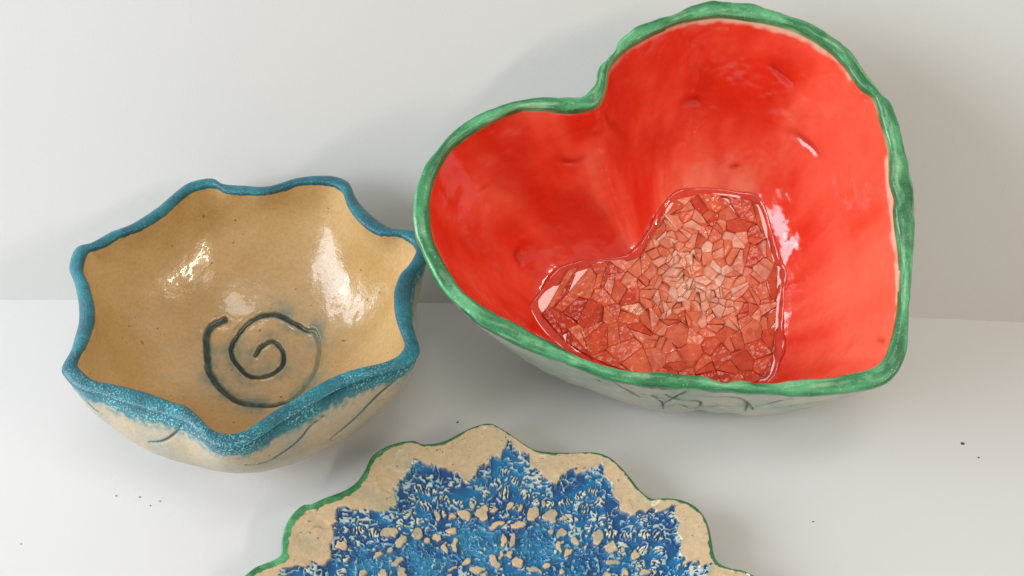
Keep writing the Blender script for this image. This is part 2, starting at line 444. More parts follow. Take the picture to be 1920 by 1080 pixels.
M_table = paper("white_table_top", (0.67, 0.67, 0.675), 0.42, 500, 0.00004)
M_back = paper("white_backdrop_board", (0.575, 0.575, 0.565), 0.8)
M_bowl_in = glazed("tan_glaze", 0.22, 0.4, 900, 0.00012, 0.20, 70, 0.00025, specks=(330, 0.735, (0.16, 0.10, 0.05)), grain=520)
M_bowl_out = glazed("washed_clay", 0.42, 0.25, 900, 0.00012, 0.2, 80, 0.0004, specks=(420, 0.74, (0.2, 0.15, 0.1)), grain=520)
M_teal = glazed("teal_rim_glaze", 0.28, 0.2, 900, 0.0001, 0.25, 150, 0.0006,
                sparkle=(1150, 0.54, (0.27, 0.68, 0.72), 0.95, 0.0007))
M_groove = glazed("dark_teal_groove", 0.3, 0.5)
M_red = glazed("red_glaze", 0.16, 0.45, 500, 0.00004, 0.10, 55, 0.0012)
M_green = glazed("green_rim_glaze", 0.30, 0.25, 900, 0.0001, 0.2, 160, 0.0004,
                 sparkle=(1000, 0.66, (0.45, 0.75, 0.45), 0.5, 0.0003))
M_heart_out = glazed("pale_green_clay", 0.38, 0.3, 800, 0.0001, 0.12, 60, 0.0008)
M_plate = glazed("sand_clay_glaze", 0.14, 0.5, 900, 0.0001, 0.22, 75, 0.0010, specks=(560, 0.69, (0.16, 0.14, 0.11)), grain=420)
M_blue = glazed("blue_lace_glaze", 0.10, 0.5, 1200, 0.0001, 0.15, 200, 0.0004)

# ------------------------------------------------------------------ table and backdrop
t = bm_object("table", [(-2.5, -1.6, 0), (2.5, -1.6, 0), (2.5, 0.30, 0), (-2.5, 0.30, 0)], [(0, 1, 2, 3)], M_table)
t["kind"] = "structure"
SEAM = [(-2000, 10), (-1100, 34), (-500, 42.5), (-280, 43.6), (-150, 43.0), (-30, 40.6), (90, 36.3), (200, 31.2), (290, 26.0), (500, 12), (1100, -35), (2000, -110)]
LEAN = math.tan(math.radians(33.0))
seam = spline(SEAM, 8) / 1000.0
vs, fs = [], []
for i, (x, y) in enumerate(seam):
    vs += [(x, y - 0.004 * LEAN, -0.004), (x, y + 0.9 * LEAN, 0.9), (x, y + 0.9 * LEAN + 0.006, 0.9), (x, y - 0.004 * LEAN + 0.006, -0.004)]
for i in range(len(seam) - 1):
    for k in range(4):
        a, b_ = i * 4 + k, i * 4 + (k + 1) % 4
        fs.append((a, a + 4, b_ + 4, b_))
fs += [(0, 1, 2, 3), tuple(len(vs) - 4 + k for k in (3, 2, 1, 0))]
w = bm_object("wall", vs, fs, M_back)
w["kind"] = "structure"
for p in w.data.polygons:
    p.use_smooth = abs(p.normal.y) > 0.5 and len(p.vertices) == 4
e = w.data.edges
w.data.set_sharp_from_angle(angle=math.radians(30))


# ------------------------------------------------------------------ teal rimmed bowl
BOWL_C = np.array([-129.1, -24.9, 0.0])
BOWL_H, BOWL_R, BOWL_IN, BOWL_N = 76.0, 85.0, 69.0, 1.75


def bowl_surface(nth=760, n_out=130, n_rim=26, n_in=250):
    th = np.linspace(-math.pi, math.pi, nth, endpoint=False)
    ri = periodic(BOWL_RIM, th)
    dl = ri - BOWL_R
    circ = np.stack([np.cos(th), np.sin(th)], -1)
    thick = 5.6 + 0.7 * noise(circ * 85, 22, 5)
    rows, zone = [], []
    n = BOWL_N

    def fade(dep):
        return np.exp(-(dep / 24.0) ** 1.6)
    # outer wall, from the foot up
    for k in range(n_out):
        ph = (1 - k / (n_out - 1)) * math.pi / 2
        dep = 2.5 + (BOWL_H + 1.5 - 2.5) * math.sin(ph) ** (2 / n)
        rad = (BOWL_R + 0.5) * max(math.cos(ph), 0) ** (2 / n)
        d = dl * fade(dep)
        r = np.maximum(rad + (d + thick) * min(1, rad / 30), 0.02 * (k + 0.05))
        rows.append(np.stack([r, np.full(nth, max(BOWL_H - dep, 0.0))], -1))
        zone.append(0)
    # over the lip
    for k in range(1, n_rim):
        a = k / n_rim * math.pi
        r = ri + thick / 2 + (thick / 2 + 2.0 * (1 - k / n_rim)) * math.cos(a)
        z = BOWL_H - 2.5 + 2.7 * math.sin(a) + np.zeros(nth)
        rows.append(np.stack([r, z], -1))
        zone.append(1)
    soft = np.convolve(np.concatenate([dl[-30:], dl, dl[:30]]), np.hanning(63)[1:-1] / np.hanning(63).sum(), 'valid')
    for k in range(n_in):
        ph = k / (n_in - 1) * math.pi / 2
        dep = 2.5 + (BOWL_IN - 2.5) * math.sin(ph) ** (2 / n)
        rad = BOWL_R * max(math.cos(ph), 0) ** (2 / n)
        bl = min(1, (dep - 2.5) / 12)
        d = (dl * (1 - bl) + soft * bl) * fade(dep - 2.5)
        r = np.maximum(rad + d * min(1, rad / 30), 0.02 * (n_in - 1 - k + 0.05))
        rows.append(np.stack([r, np.full(nth, BOWL_H - dep)], -1))
        zone.append(2)
    R = np.array(rows)
    V = np.concatenate([R[..., :1] * circ[None], R[..., 1:]], -1)
    V[..., 0] += 4.0 * np.clip(1 - V[..., 2] / BOWL_H, 0, 1) ** 1.5
    return V, np.array(zone), th, R


def build_bowl():
    V, zone, th, R = bowl_surface()
    nr, nc = V.shape[:2]
    N = grid_normals(V)
    dep = BOWL_H - V[..., 2]
    inside = (zone == 2)[:, None] & np.ones((1, nc), bool)
    outside = (zone == 0)[:, None] & np.ones((1, nc), bool)
    # handmade unevenness
    amp = np.where(inside | outside, 0.7, 0.35) * np.where(outside & (V[..., 2] < 4), 0, 1)
    V = V + N * (fbm(V, 26, 3) * amp + fbm(V, 7, 9) * 0.16 * (amp > 0))[..., None]
    # spiral groove in the floor
    sp = spline(SPIRAL, 8)
    ds, al = seg_dist(V[..., :2], sp)
    ds = np.where(inside & (V[..., 2] < 45), ds, 1e9)
    jit = noise(V[..., :2], 2.2, 31) * 0.25
    faint = smooth(0.53, 0.57, al) * (1 - smooth(0.68, 0.72, al))
    width = 1.2 + 0.5 * smooth(0.6, 0.8, al)
    g = 1 - smooth(width * 0.45, width * 1.25, ds + jit)
    lip = np.exp(-((ds - width * 1.7) / 0.7) ** 2)
    V = V - N * (g * (1.3 - 0.5 * faint) - lip * 0.45 * (0.6 + 0.8 * noise(V[..., :2], 4, 8)))[..., None]
    # scored strokes on the outer wall
    gs = np.zeros((nr, nc))
    ws = np.zeros((nr, nc))
    for line, wd in BOWL_STROKES:
        d, a = seg_dist(V, spline(np.array(line) - BOWL_C, 6))
        d = np.where(outside, d, 1e9)
        taper = wd * (0.45 + 0.55 * np.sin(np.clip(a, 0.03, 0.97) * math.pi))
        gs = np.maximum(gs, 1 - smooth(taper * 0.4, taper * 1.2, d))
        ws = np.maximum(ws, np.exp(-(d / 4.0) ** 2))
    V = V - N * (gs * 0.8)[..., None]
    N = grid_normals(V)
    # colours
    tan = np.array((0.64, 0.42, 0.19))
    tan2 = np.array((0.55, 0.34, 0.125))
    grey = np.array((0.50, 0.43, 0.30))
    base = lerp(tan, tan2, smooth(-0.35, 0.5, fbm(V, 34, 12)))
    floor = np.exp(-(np.hypot(V[..., 0] + 4, V[..., 1] - 10) / 42.0) ** 2)
    base = lerp(base, grey, np.clip(floor * (0.45 + 0.5 * fbm(V, 12, 44)), 0, 1))
    teal_wash = np.array((0.14, 0.25, 0.22))
    wash = np.exp(-(ds / 6.5) ** 2) * smooth(-0.35, 0.5, fbm(V, 9, 77)) * 0.8
    wash = np.maximum(wash, np.exp(-(ds / 2.2) ** 2) * smooth(-0.4, 0.5, fbm(V, 3.2, 78)) * 0.6 * (1 - faint))
    base = lerp(base, teal_wash, np.clip(wash, 0, 1))
    dark = lerp(np.array((0.003, 0.035, 0.045)), np.array((0.22, 0.24, 0.14)), faint)
    groove_col = lerp(dark, teal_wash * 0.6, np.clip(0.5 * noise(V[..., :2], 3, 5), 0, 1))
    col_in = lerp(base, groove_col, g)
    clay = lerp(np.array((0.56, 0.45, 0.30)), np.array((0.44, 0.43, 0.33)), smooth(-0.3, 0.4, fbm(V, 22, 51)))
    clay = lerp(clay, np.array((0.20, 0.33, 0.30)), ws * smooth(0.0, 0.7, fbm(V, 8, 52)) * 0.5)
    clay = lerp(clay, np.array((0.012, 0.07, 0.085)), gs * 0.95)
    # teal paint over the lip with a ragged lower edge
    low = 9.0 + 2.6 * fbm(V, 14, 60) + 1.6 * noise(V, 2.0, 61)
    paint = outside & (dep < low)
    soft = smooth(4.5, 0.0, dep - low) * outside
    clay = lerp(clay, np.array((0.06, 0.26, 0.29)), soft * 0.85 * smooth(-0.6, 0.4, noise(V, 1.6, 62)))
    inlow = 2.8 + 0.9 * fbm(V, 10, 64) + 0.4 * noise(V, 1.8, 65)
    lipzone = (zone == 1)[:, None] & np.ones((1, nc), bool)
    teal = lerp(np.array((0.0, 0.115, 0.165)), np.array((0.004, 0.205, 0.265)), smooth(-0.4, 0.5, fbm(V, 10, 66)))
    thin = smooth(3.5, 8.5, dep) * outside
    teal = lerp(teal, np.array((0.07, 0.26, 0.28)), thin * 0.6)
    painted = paint | lipzone | (inside & (dep < inlow))
    col = np.where(painted[..., None], teal, np.where(inside[..., None], col_in, clay))
    fm = lambda m: m[:-1] & np.roll(m, -1, 1)[:-1] & m[1:] & np.roll(m, -1, 1)[1:]
    f_paint = fm(painted)
    in_face = (np.arange(nr - 1) >= np.argmax(zone == 2))[:, None] & np.ones((1, nc), bool)
    f_groove = fm(g > 0.5) & in_face & ~f_paint
    f_in = in_face & ~f_paint & ~f_groove
    f_out = ~in_face & ~f_paint
    root = thing("fluted_bowl", tuple(BOWL_C / 1000), "tan glazed bowl with wavy teal rim and spiral groove inside", "bowl")
    grid_object("outer_wall", V, col, N, f_out, M_bowl_out, root)
    grain = np.clip(np.where(outside, smooth(0.0, 4.0, dep), 0.45 * lipzone * smooth(0.1, 0.8, -np.sin(th))[None]) * smooth(-0.4, 0.3, fbm(V, 12, 69)) + 0.08, 0, 1)
    grid_object("rim", V, col, N, f_paint, M_teal, root, "speckled teal wavy rim", grain)
    inner = grid_object("inner_wall", V, col, N, f_in, M_bowl_in, root)
    grid_object("spiral_groove", V, col, N, f_groove, M_groove, inner, "dark teal spiral groove")


# ------------------------------------------------------------------ heart shaped bowl
HEART_TILT = math.radians(29.0)
HEART_C = np.array([79.27, -1.04, 117.63])     # middle of the rim
HEART_D, HEART_T = 80.0, 11.6
POOL_C = np.array([4.0, -26.0])
HEART_N = np.array([0, -math.sin(HEART_TILT), math.cos(HEART_TILT)])
HEART_BASE = HEART_C - HEART_N * (HEART_D + HEART_T)


PROFILE = 1.55


def heart_surface(nth=960, n_out=110, n_rim=26, n_in=170, n_fl=50):
    th = np.linspace(-math.pi, math.pi, nth, endpoint=False)
    ri, ro, rp = periodic(HEART_INNER, th), periodic(HEART_OUTER, th), periodic(POOL_EDGE, th)
    k9 = np.ones(41) / 41
    rb = np.convolve(np.concatenate([rp[-20:], rp, rp[:20]]), k9, 'valid') * 0.80
    circ = np.stack([np.cos(th), np.sin(th)], -1)
    top = HEART_D + HEART_T
    front = smooth(0.0, 0.9, -np.sin(th))
    foot = 0.80 + 0.08 * front
    rows, zone = [], []

    def add(r, cen, z, zn):
        xy = r[:, None] * circ + cen
        rows.append(np.concatenate([xy, np.broadcast_to(np.asarray(z, float).reshape(-1, 1), (nth, 1))], -1))
        zone.append(zn)
    for k in range(8):
        add(np.maximum((rp * foot + (ro - ri) * 0.2 + 5 * front) * k / 8, 0.05), POOL_C, 0.0, 0)
    for k in range(n_out):
        w_ = k / (n_out - 1)
        r = rp * (foot + (1 - foot) * min(1, w_ * 4)) + front * 5 * ((1 - w_) + 0.4 * math.sin(math.pi * w_)) + (ri - rp) * w_ + (ro - ri) * (0.2 + 0.8 * min(1, w_ * 2.5) ** 0.7)
        z = HEART_T * w_ ** 0.8 + (HEART_D - 4.0) * w_ ** PROFILE
        add(r, POOL_C * (1 - w_), z, 0)
    for k in range(1, n_rim):
        a = k / n_rim * math.pi
        f = 0.5 + 0.5 * math.copysign(abs(math.cos(a)) ** 0.85, math.cos(a))
        add(ri + (ro - ri) * f, np.zeros(2), top - 4.0 + 4.0 * math.sin(a) ** 0.35, 1)
    ris = np.convolve(np.concatenate([ri[-24:], ri, ri[:24]]), np.hanning(51)[1:-1] / np.hanning(51).sum(), 'valid')
    soft = np.hanning(143)[1:-1] / np.hanning(143).sum()
    for k in range(n_in):
        w_ = 1 - k / (n_in - 1)
        bl = min(1, (1 - w_) / 0.12)
        b2 = 0.8 * float(smooth(0.0, 0.45, 1 - w_)) * float(smooth(0.0, 0.25, w_))
        lin = rp + (ri * (1 - bl) + ris * bl - rp) * w_
        r = lin * (1 - b2) + np.convolve(np.concatenate([lin[-70:], lin, lin[:70]]), soft, 'valid') * b2
        z = HEART_T + (HEART_D - 4.0) * w_ ** PROFILE
        add(r, POOL_C * (1 - w_), z, 2)
    for k in range(1, n_fl + 1):
        add(np.maximum(rp * (1 - k / n_fl), 0.05), POOL_C, HEART_T, 3)
    return np.array(rows), np.array(zone), th, rp


def build_heart():
    V, zone, th, rp = heart_surface()
    nr, nc = V.shape[:2]
    N = grid_normals(V)
    one = np.ones((1, nc), bool)
    outside, lipz, inside, floor = [(zone == k)[:, None] & one for k in range(4)]
    top = HEART_D + HEART_T
    z = V[..., 2]
    amp = np.where(lipz, 0.8, np.where(inside, 1.2, 1.2)) * np.where(floor | (outside & (z < 3)), 0, 1)
    V = V + N * (fbm(V, 34, 5) * amp + fbm(V, 9, 15) * 0.35 * (amp > 0))[..., None]
    lump = np.where(lipz | (outside & (z > top - 9)), 1, 0)
    V = V + N * (lump * fbm(V, 13, 25) * 0.9)[..., None]
    # meniscus where the melted glass climbs the wall
    wi = np.clip((z - HEART_T) / (HEART_D - 4.0), 0, 1)
    # cracks and folds of the slab on the outside
    gs = np.zeros((nr, nc))
    ws = np.zeros((nr, nc))
    Wp = np.stack([V[..., 0] + HEART_BASE[0],
                   V[..., 1] * math.cos(HEART_TILT) - V[..., 2] * math.sin(HEART_TILT) + HEART_BASE[1],
                   V[..., 1] * math.sin(HEART_TILT) + V[..., 2] * math.cos(HEART_TILT) + HEART_BASE[2]], -1)
    for line, wd in HEART_CRACKS:
        d, a = seg_dist(Wp, spline(line, 4))
        d = np.where(outside, d + noise(V, 1.6, 90) * 0.35, 1e9)
        taper = wd * (0.4 + 0.6 * np.sin(np.clip(a, 0.05, 0.95) * math.pi))
        gs = np.maximum(gs, 1 - smooth(taper * 0.4, taper * 1.3, d))
        ws = np.maximum(ws, np.exp(-(np.maximum(d, 0) / 5.0) ** 2))
    V = V - N * (gs * 1.3)[..., None]
    # little dents and ridges pressed into the red wall
    gi = np.zeros((nr, nc))
    for line, wd in HEART_DENTS:
        d, a = seg_dist(Wp, spline(line, 4))
        d = np.where(inside, d, 1e9)
        gi = np.maximum(gi, np.exp(-(d / wd) ** 2) * np.sin(np.clip(a, 0.02, 0.98) * math.pi))
    V = V - N * (gi * 0.9)[..., None]
    N = grid_normals(V)
    # red brushed glaze: strokes run round the wall above and down the wall on the sides
    ang = np.broadcast_to(th[None], (nr, nc))
    circ = np.stack([np.cos(ang), np.sin(ang)], -1)
    s_round = fbm(np.concatenate([circ * 34, wi[..., None] * 16], -1), 9, 101, 4)
    s_down = fbm(np.concatenate([circ * 62, wi[..., None] * 5], -1), 7, 131, 3)
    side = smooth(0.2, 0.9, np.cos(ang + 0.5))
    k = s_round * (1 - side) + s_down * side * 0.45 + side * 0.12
    red = lerp(np.array((0.78, 0.030, 0.010)), np.array((0.90, 0.090, 0.048)), smooth(-0.35, 0.35, k + 0.35 * fbm(V, 40, 140)))
    red = lerp(red, np.array((0.92, 0.24, 0.13)), smooth(0.2, 0.7, k) * 0.75)
    red = lerp(red, np.array((0.93, 0.165, 0.095)), side * smooth(0.05, 0.5, wi) * (0.55 + 0.5 * fbm(V, 24, 145)))  # right wall painted paler coral, putting the window's brightening into the colour
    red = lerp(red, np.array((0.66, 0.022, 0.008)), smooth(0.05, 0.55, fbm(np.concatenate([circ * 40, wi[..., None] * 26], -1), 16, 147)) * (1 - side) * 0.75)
    red = lerp(red, np.array((0.48, 0.010, 0.004)), np.clip(gi, 0, 1) * 0.7)
    fringe = smooth(2.2, 0.2, (top - 4 - z) - 1.5 * smooth(0.1, 0.9, np.cos(ang - 0.55)) - 2.2 * fbm(V, 9, 150))
    red = lerp(red, np.array((0.80, 0.46, 0.33)), fringe * (0.35 + 0.65 * smooth(0.0, 0.7, np.cos(ang - 0.5))) * inside * smooth(0.0, 0.35, fbm(V, 14, 151) + 0.30 * np.cos(ang - 0.6)))
    pool = np.array((0.36, 0.020, 0.010))
    red = np.where(floor[..., None], pool, red)
    out = lerp(np.array((0.52, 0.51, 0.41)), np.array((0.36, 0.44, 0.34)), smooth(-0.3, 0.45, fbm(V, 20, 160)))
    out = lerp(out, np.array((0.10, 0.22, 0.15)), ws * smooth(-0.1, 0.7, fbm(V, 6, 161)) * 0.7)
    out = lerp(out, np.array((0.008, 0.055, 0.030)), gs * 0.95)
    across = np.broadcast_to(np.arange(nr)[:, None, None] * 1.0, (nr, nc, 1))
    brush = fbm(np.concatenate([circ * 62, across * 1.1], -1), 9, 170, 4)
    green = lerp(np.array((0.018, 0.185, 0.060)), np.array((0.10, 0.42, 0.185)), smooth(-0.4, 0.45, brush))
    green = lerp(green, np.array((0.30, 0.56, 0.30)), smooth(0.1, 0.6, fbm(np.concatenate([circ * 50, across * 1.6], -1), 7, 171)) * 0.65)
    green = lerp(green, np.array((0.010, 0.12, 0.042)), smooth(0.2, 0.6, fbm(np.concatenate([circ * 50, across * 0.8], -1), 8, 172)) * 0.75)
    low = 5.2 + 1.1 * fbm(V, 12, 173) + 0.5 * noise(V, 2.0, 174)
    inl = 4.2 + 0.7 * fbm(V, 14, 175)
    painted = (outside & (top - z < low)) | lipz | (inside & (top - z < inl))
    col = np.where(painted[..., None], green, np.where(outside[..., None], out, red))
    fm = lambda m: m[:-1] & np.roll(m, -1, 1)[:-1] & m[1:] & np.roll(m, -1, 1)[1:]
    f_paint = fm(painted)
    i0 = np.argmax(zone == 2)
    in_face = (np.arange(nr - 1) >= i0)[:, None] & one
    root = thing("heart_bowl", tuple(HEART_BASE / 1000), "heart shaped bowl, red inside with green rim, leaning on the white backdrop", "bowl", (HEART_TILT, 0, 0))
    grid_object("outer_wall", V, col, N, ~in_face & ~f_paint, M_heart_out, root, "pale clay outside with dark green cracks")
    grid_object("rim", V, col, N, f_paint, M_green, root, "brushed green rim")
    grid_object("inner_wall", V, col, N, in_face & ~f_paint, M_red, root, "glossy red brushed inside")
    build_glass(root, th, rp)


# ------------------------------------------------------------------ cracked glass in the heart
def clip_poly(poly, mx, my, nx, ny):
    out = []
    n = len(poly)
    for i in range(n):
        a, b_ = poly[i], poly[(i + 1) % n]
        da = (a[0] - mx) * nx + (a[1] - my) * ny
        db = (b_[0] - mx) * nx + (b_[1] - my) * ny
        if da <= 0:
            out.append(a)
        if da * db < 0:
            t_ = da / (da - db)
            out.append((a[0] + (b_[0] - a[0]) * t_, a[1] + (b_[1] - a[1]) * t_))
    return out


def shard_material():
    m, nt, b = new_mat("cracked_glass")
    oi = nt.nodes.new("ShaderNodeObjectInfo")
    at = nt.nodes.new("ShaderNodeAttribute")
    at.attribute_type = 'OBJECT'
    at.attribute_name = "crush"
    deep = ramp(nt, oi.outputs["Random"], [(0.0, (0.68, 0.065, 0.022)), (0.5, (0.85, 0.15, 0.060)), (1.0, (0.92, 0.26, 0.12))])
    pale = ramp(nt, oi.outputs["Random"], [(0.0, (0.92, 0.32, 0.16)), (0.5, (0.96, 0.52, 0.34)), (1.0, (0.98, 0.80, 0.66))])
    c = mix(nt, at.outputs["Fac"], deep.outputs[0], pale.outputs[0])
    n = tex_noise(nt, 260, 3)
    c = mix(nt, 1.0, c, ramp(nt, n.outputs[0], [(0.3, 0.88), (0.65, 1.0)]).outputs[0], 'MULTIPLY')
    tc = nt.nodes.new("ShaderNodeTexCoord")
    vo = nt.nodes.new("ShaderNodeTexVoronoi")
    vo.inputs["Scale"].default_value = 330
    nt.links.new(tc.outputs["Object"], vo.inputs["Vector"])
    bw = nt.nodes.new("ShaderNodeRGBToBW")
    nt.links.new(vo.outputs["Color"], bw.inputs[0])
    c = mix(nt, 1.0, c, ramp(nt, bw.outputs[0], [(0.2, (0.84, 0.72, 0.68)), (0.7, (1.0, 1.0, 1.0))]).outputs[0], 'MULTIPLY')
    nt.links.new(c, b.inputs["Base Color"])
    nrm = bump(nt, n.outputs[0], 0.6, 0.0006)
    nrm = bump(nt, vo.outputs["Distance"], 0.5, 0.0006, nrm)
    nt.links.new(nrm, b.inputs["Normal"])
    b.inputs["Roughness"].default_value = 0.14
    b.inputs["IOR"].default_value = 1.42
    b.inputs["Transmission Weight"].default_value = 0.10
    return m


def build_glass(root, th, rp):
    rnd = random.Random(11)
    M_shard = shard_material()
    m, nt, b = new_mat("melted_glass")
    b.inputs["Base Color"].default_value = (0.50, 0.045, 0.02, 1)
    b.inputs["Roughness"].default_value = 0.06
    b.inputs["Coat Weight"].default_value = 0.8
    n = tex_noise(nt, 180, 3)
    nt.links.new(ramp(nt, n.outputs[0], [(0.3, (0.60, 0.025, 0.008)), (0.7, (0.74, 0.060, 0.022))]).outputs[0], b.inputs["Base Color"])
    edge = lambda a: float(np.interp(a, th, rp, period=2 * math.pi))
    # the melted sheet: a low slab whose rounded edge climbs the wall
    na = 240
    A = np.linspace(-math.pi, math.pi, na, endpoint=False)
    E = np.interp(A, th, rp, period=2 * math.pi)
    prof = [(0.0, 1.2, 0), (0.5, 1.2, 0), (0.9, 1.3, 0), (1.0, 1.5, -1.6), (1.0, 1.7, 0.0), (1.0, 2.0, 1.2), (1.0, 2.35, 2.3), (1.0, 2.35, 3.2), (1.0, 1.9, 3.9), (1.0, 0.9, 4.4)]
    V = np.zeros((len(prof), na, 3))
    wob = 1 + 0.4 * noise(np.stack([np.cos(A), np.sin(A)], -1) * 60, 9, 7)
    for i, (f, h, off) in enumerate(prof):
        r = np.maximum(E * f + off * (1 if f < 1 else wob), 0.05)
        V[i, :, 0] = POOL_C[0] + r * np.cos(A)
        V[i, :, 1] = POOL_C[1] + r * np.sin(A)
        V[i, :, 2] = HEART_T + h * (wob if i > 3 else 1)
    V = V[::-1]
    col = np.full(V.shape, 0.5)
    layer = grid_object("glass_layer", V, col, grid_normals(V), np.ones((len(prof) - 1, na), bool), m, root, "melted glass pooled on the heart's floor")
    # seeds: large plates near the edge, crushed small in the middle
    def inpool(x, y, marg):
        dx, dy = x - POOL_C[0], y - POOL_C[1]
        return math.hypot(dx, dy) < edge(math.atan2(dy, dx)) - marg
    mid = (16.0, -20.0)

    def size(x, y):
        q = math.hypot((x - mid[0]) / 50, (y - mid[1]) / 50)
        return 5.0 + 10.0 * max(0, q - 0.40)
    seeds = []
    for _ in range(60000):
        x, y = rnd.uniform(-68, 72), rnd.uniform(-85, 40)
        if not inpool(x, y, 2.0):
            continue
        s = size(x, y) * rnd.uniform(0.75, 1.2)
        if all((x - a) ** 2 + (y - b_) ** 2 > s * s for a, b_, _s in seeds):
            seeds.append((x, y, s))

    def warp(px, py):
        q = np.array([px, py])
        return px + 2.4 * float(noise(q, 9, 301)) + 0.8 * float(noise(q, 4, 303)), py + 2.4 * float(noise(q, 9, 302)) + 0.8 * float(noise(q, 4, 304))
    cells = []
    for i, (x, y, s) in enumerate(seeds):
        poly = [(x - 18, y - 18), (x + 18, y - 18), (x + 18, y + 18), (x - 18, y + 18)]
        near = sorted((((a - x) ** 2 + (b_ - y) ** 2), a, b_) for j, (a, b_, _s) in enumerate(seeds) if j != i)[:26]
        for d2, a, b_ in near:
            d = math.sqrt(d2)
            poly = clip_poly(poly, (x + a) / 2, (y + b_) / 2, (a - x) / d, (b_ - y) / d)
        pieces = [poly]
        if rnd.random() < 0.55 and len(seeds) + len(cells) - i < 292:
            an = rnd.uniform(0, math.pi)
            nx, ny = math.cos(an), math.sin(an)
            ox, oy = x + rnd.uniform(-.2, .2) * s, y + rnd.uniform(-.2, .2) * s
            pieces = [clip_poly(poly, ox, oy, nx, ny), clip_poly(poly, ox, oy, -nx, -ny)]
        for pc in pieces:
            pts = []
            for (px, py) in pc:
                px, py = warp(px, py)
                dx, dy = px - POOL_C[0], py - POOL_C[1]
                r = math.hypot(dx, dy)
                lim = edge(math.atan2(dy, dx)) - 1.2
                if r > lim:
                    px, py = POOL_C[0] + dx * lim / r, POOL_C[1] + dy * lim / r
                pts.append((px, py))
            q = [pts[k] for k in range(len(pts)) if math.hypot(pts[k][0] - pts[k - 1][0], pts[k][1] - pts[k - 1][1]) > 0.4]
            if len(q) >= 3:
                cells.append((q, s))
    for q, s in cells[:298]:
        x, y = sum(p[0] for p in q) / len(q), sum(p[1] for p in q) / len(q)
        crush = max(0.0, min(1.0, 1.12 - math.hypot((x - mid[0]) / 40, (y - mid[1]) / 42) + rnd.uniform(-.22, .22)))
        add_shard(q, crush, s, rnd, M_shard, layer)
    print("shards", len(cells))


def add_shard(q, crush, s, rnd, mat, parent):
    n = len(q)
    cx, cy = sum(p[0] for p in q) / n, sum(p[1] for p in q) / n
    q = [(cx + (px - cx) * 1.012, cy + (py - cy) * 1.012) for px, py in q]
    t_ = 0.16 + 0.34 * crush
    tx, ty = rnd.uniform(-t_, t_), rnd.uniform(-t_, t_)
    base = HEART_T + 0.8
    hgt = rnd.uniform(1.8, 2.6) + crush * rnd.uniform(-0.8, 2.4)
    facet = rnd.uniform(0.15, 0.8) * (0.25 + 0.75 * crush)
    gx, gy = cx + rnd.uniform(-.25, .25) * s * crush, cy + rnd.uniform(-.25, .25) * s * crush
    ins = 0.35
    vs, fs = [(px, py, base) for (px, py) in q], []

    def lean(px, py):
        return (px - cx) * tx + (py - cy) * ty
    for (px, py) in q:
        vs.append((px, py, max(base + 0.3, base + hgt - 0.3 - facet * 1.4 + lean(px, py))))
    for (px, py) in q:
        d = max(math.hypot(px - gx, py - gy), 1e-3)
        f = max(0.2, min(1 - ins / d, 1 - facet * rnd.uniform(0.3, 1.1)))
        ax, ay = gx + (px - gx) * f, gy + (py - gy) * f
        vs.append((ax, ay, max(base + 0.5, base + hgt + lean(ax, ay))))
    for k in range(n):
        k2 = (k + 1) % n
        fs.append((k, k2, n + k2, n + k))
        fs.append((n + k, n + k2, 2 * n + k2, 2 * n + k))
    fs.append(tuple(range(2 * n, 3 * n)))
    fs.append(tuple(range(n - 1, -1, -1)))
    o = bm_object("glass_shard", [(a / 1000, b_ / 1000, d_ / 1000) for (a, b_, d_) in vs], fs, mat, parent)
    o["crush"] = crush


# ------------------------------------------------------------------ lace printed plate
PLATE_C = np.array([-6.0, -179.0, 0.0])


def closed_radius(pts, th, seed, n_lobe, r0, amp):
    """outline radius: the traced part, then the same scallops carried round the rest"""
    a = np.arctan2(pts[:, 0], pts[:, 1])          # angle from the far side
    r = np.hypot(pts[:, 0], pts[:, 1])
    full_a, full_r = list(a), list(r)
    k = a.max() + math.radians(3)
    while k < a.min() + 2 * math.pi - math.radians(3):
        full_a.append(k)
        full_r.append(r0 + amp * math.cos(n_lobe * k))
        k += math.radians(3)
    return np.interp(th, np.array(full_a), np.array(full_r), period=2 * math.pi)


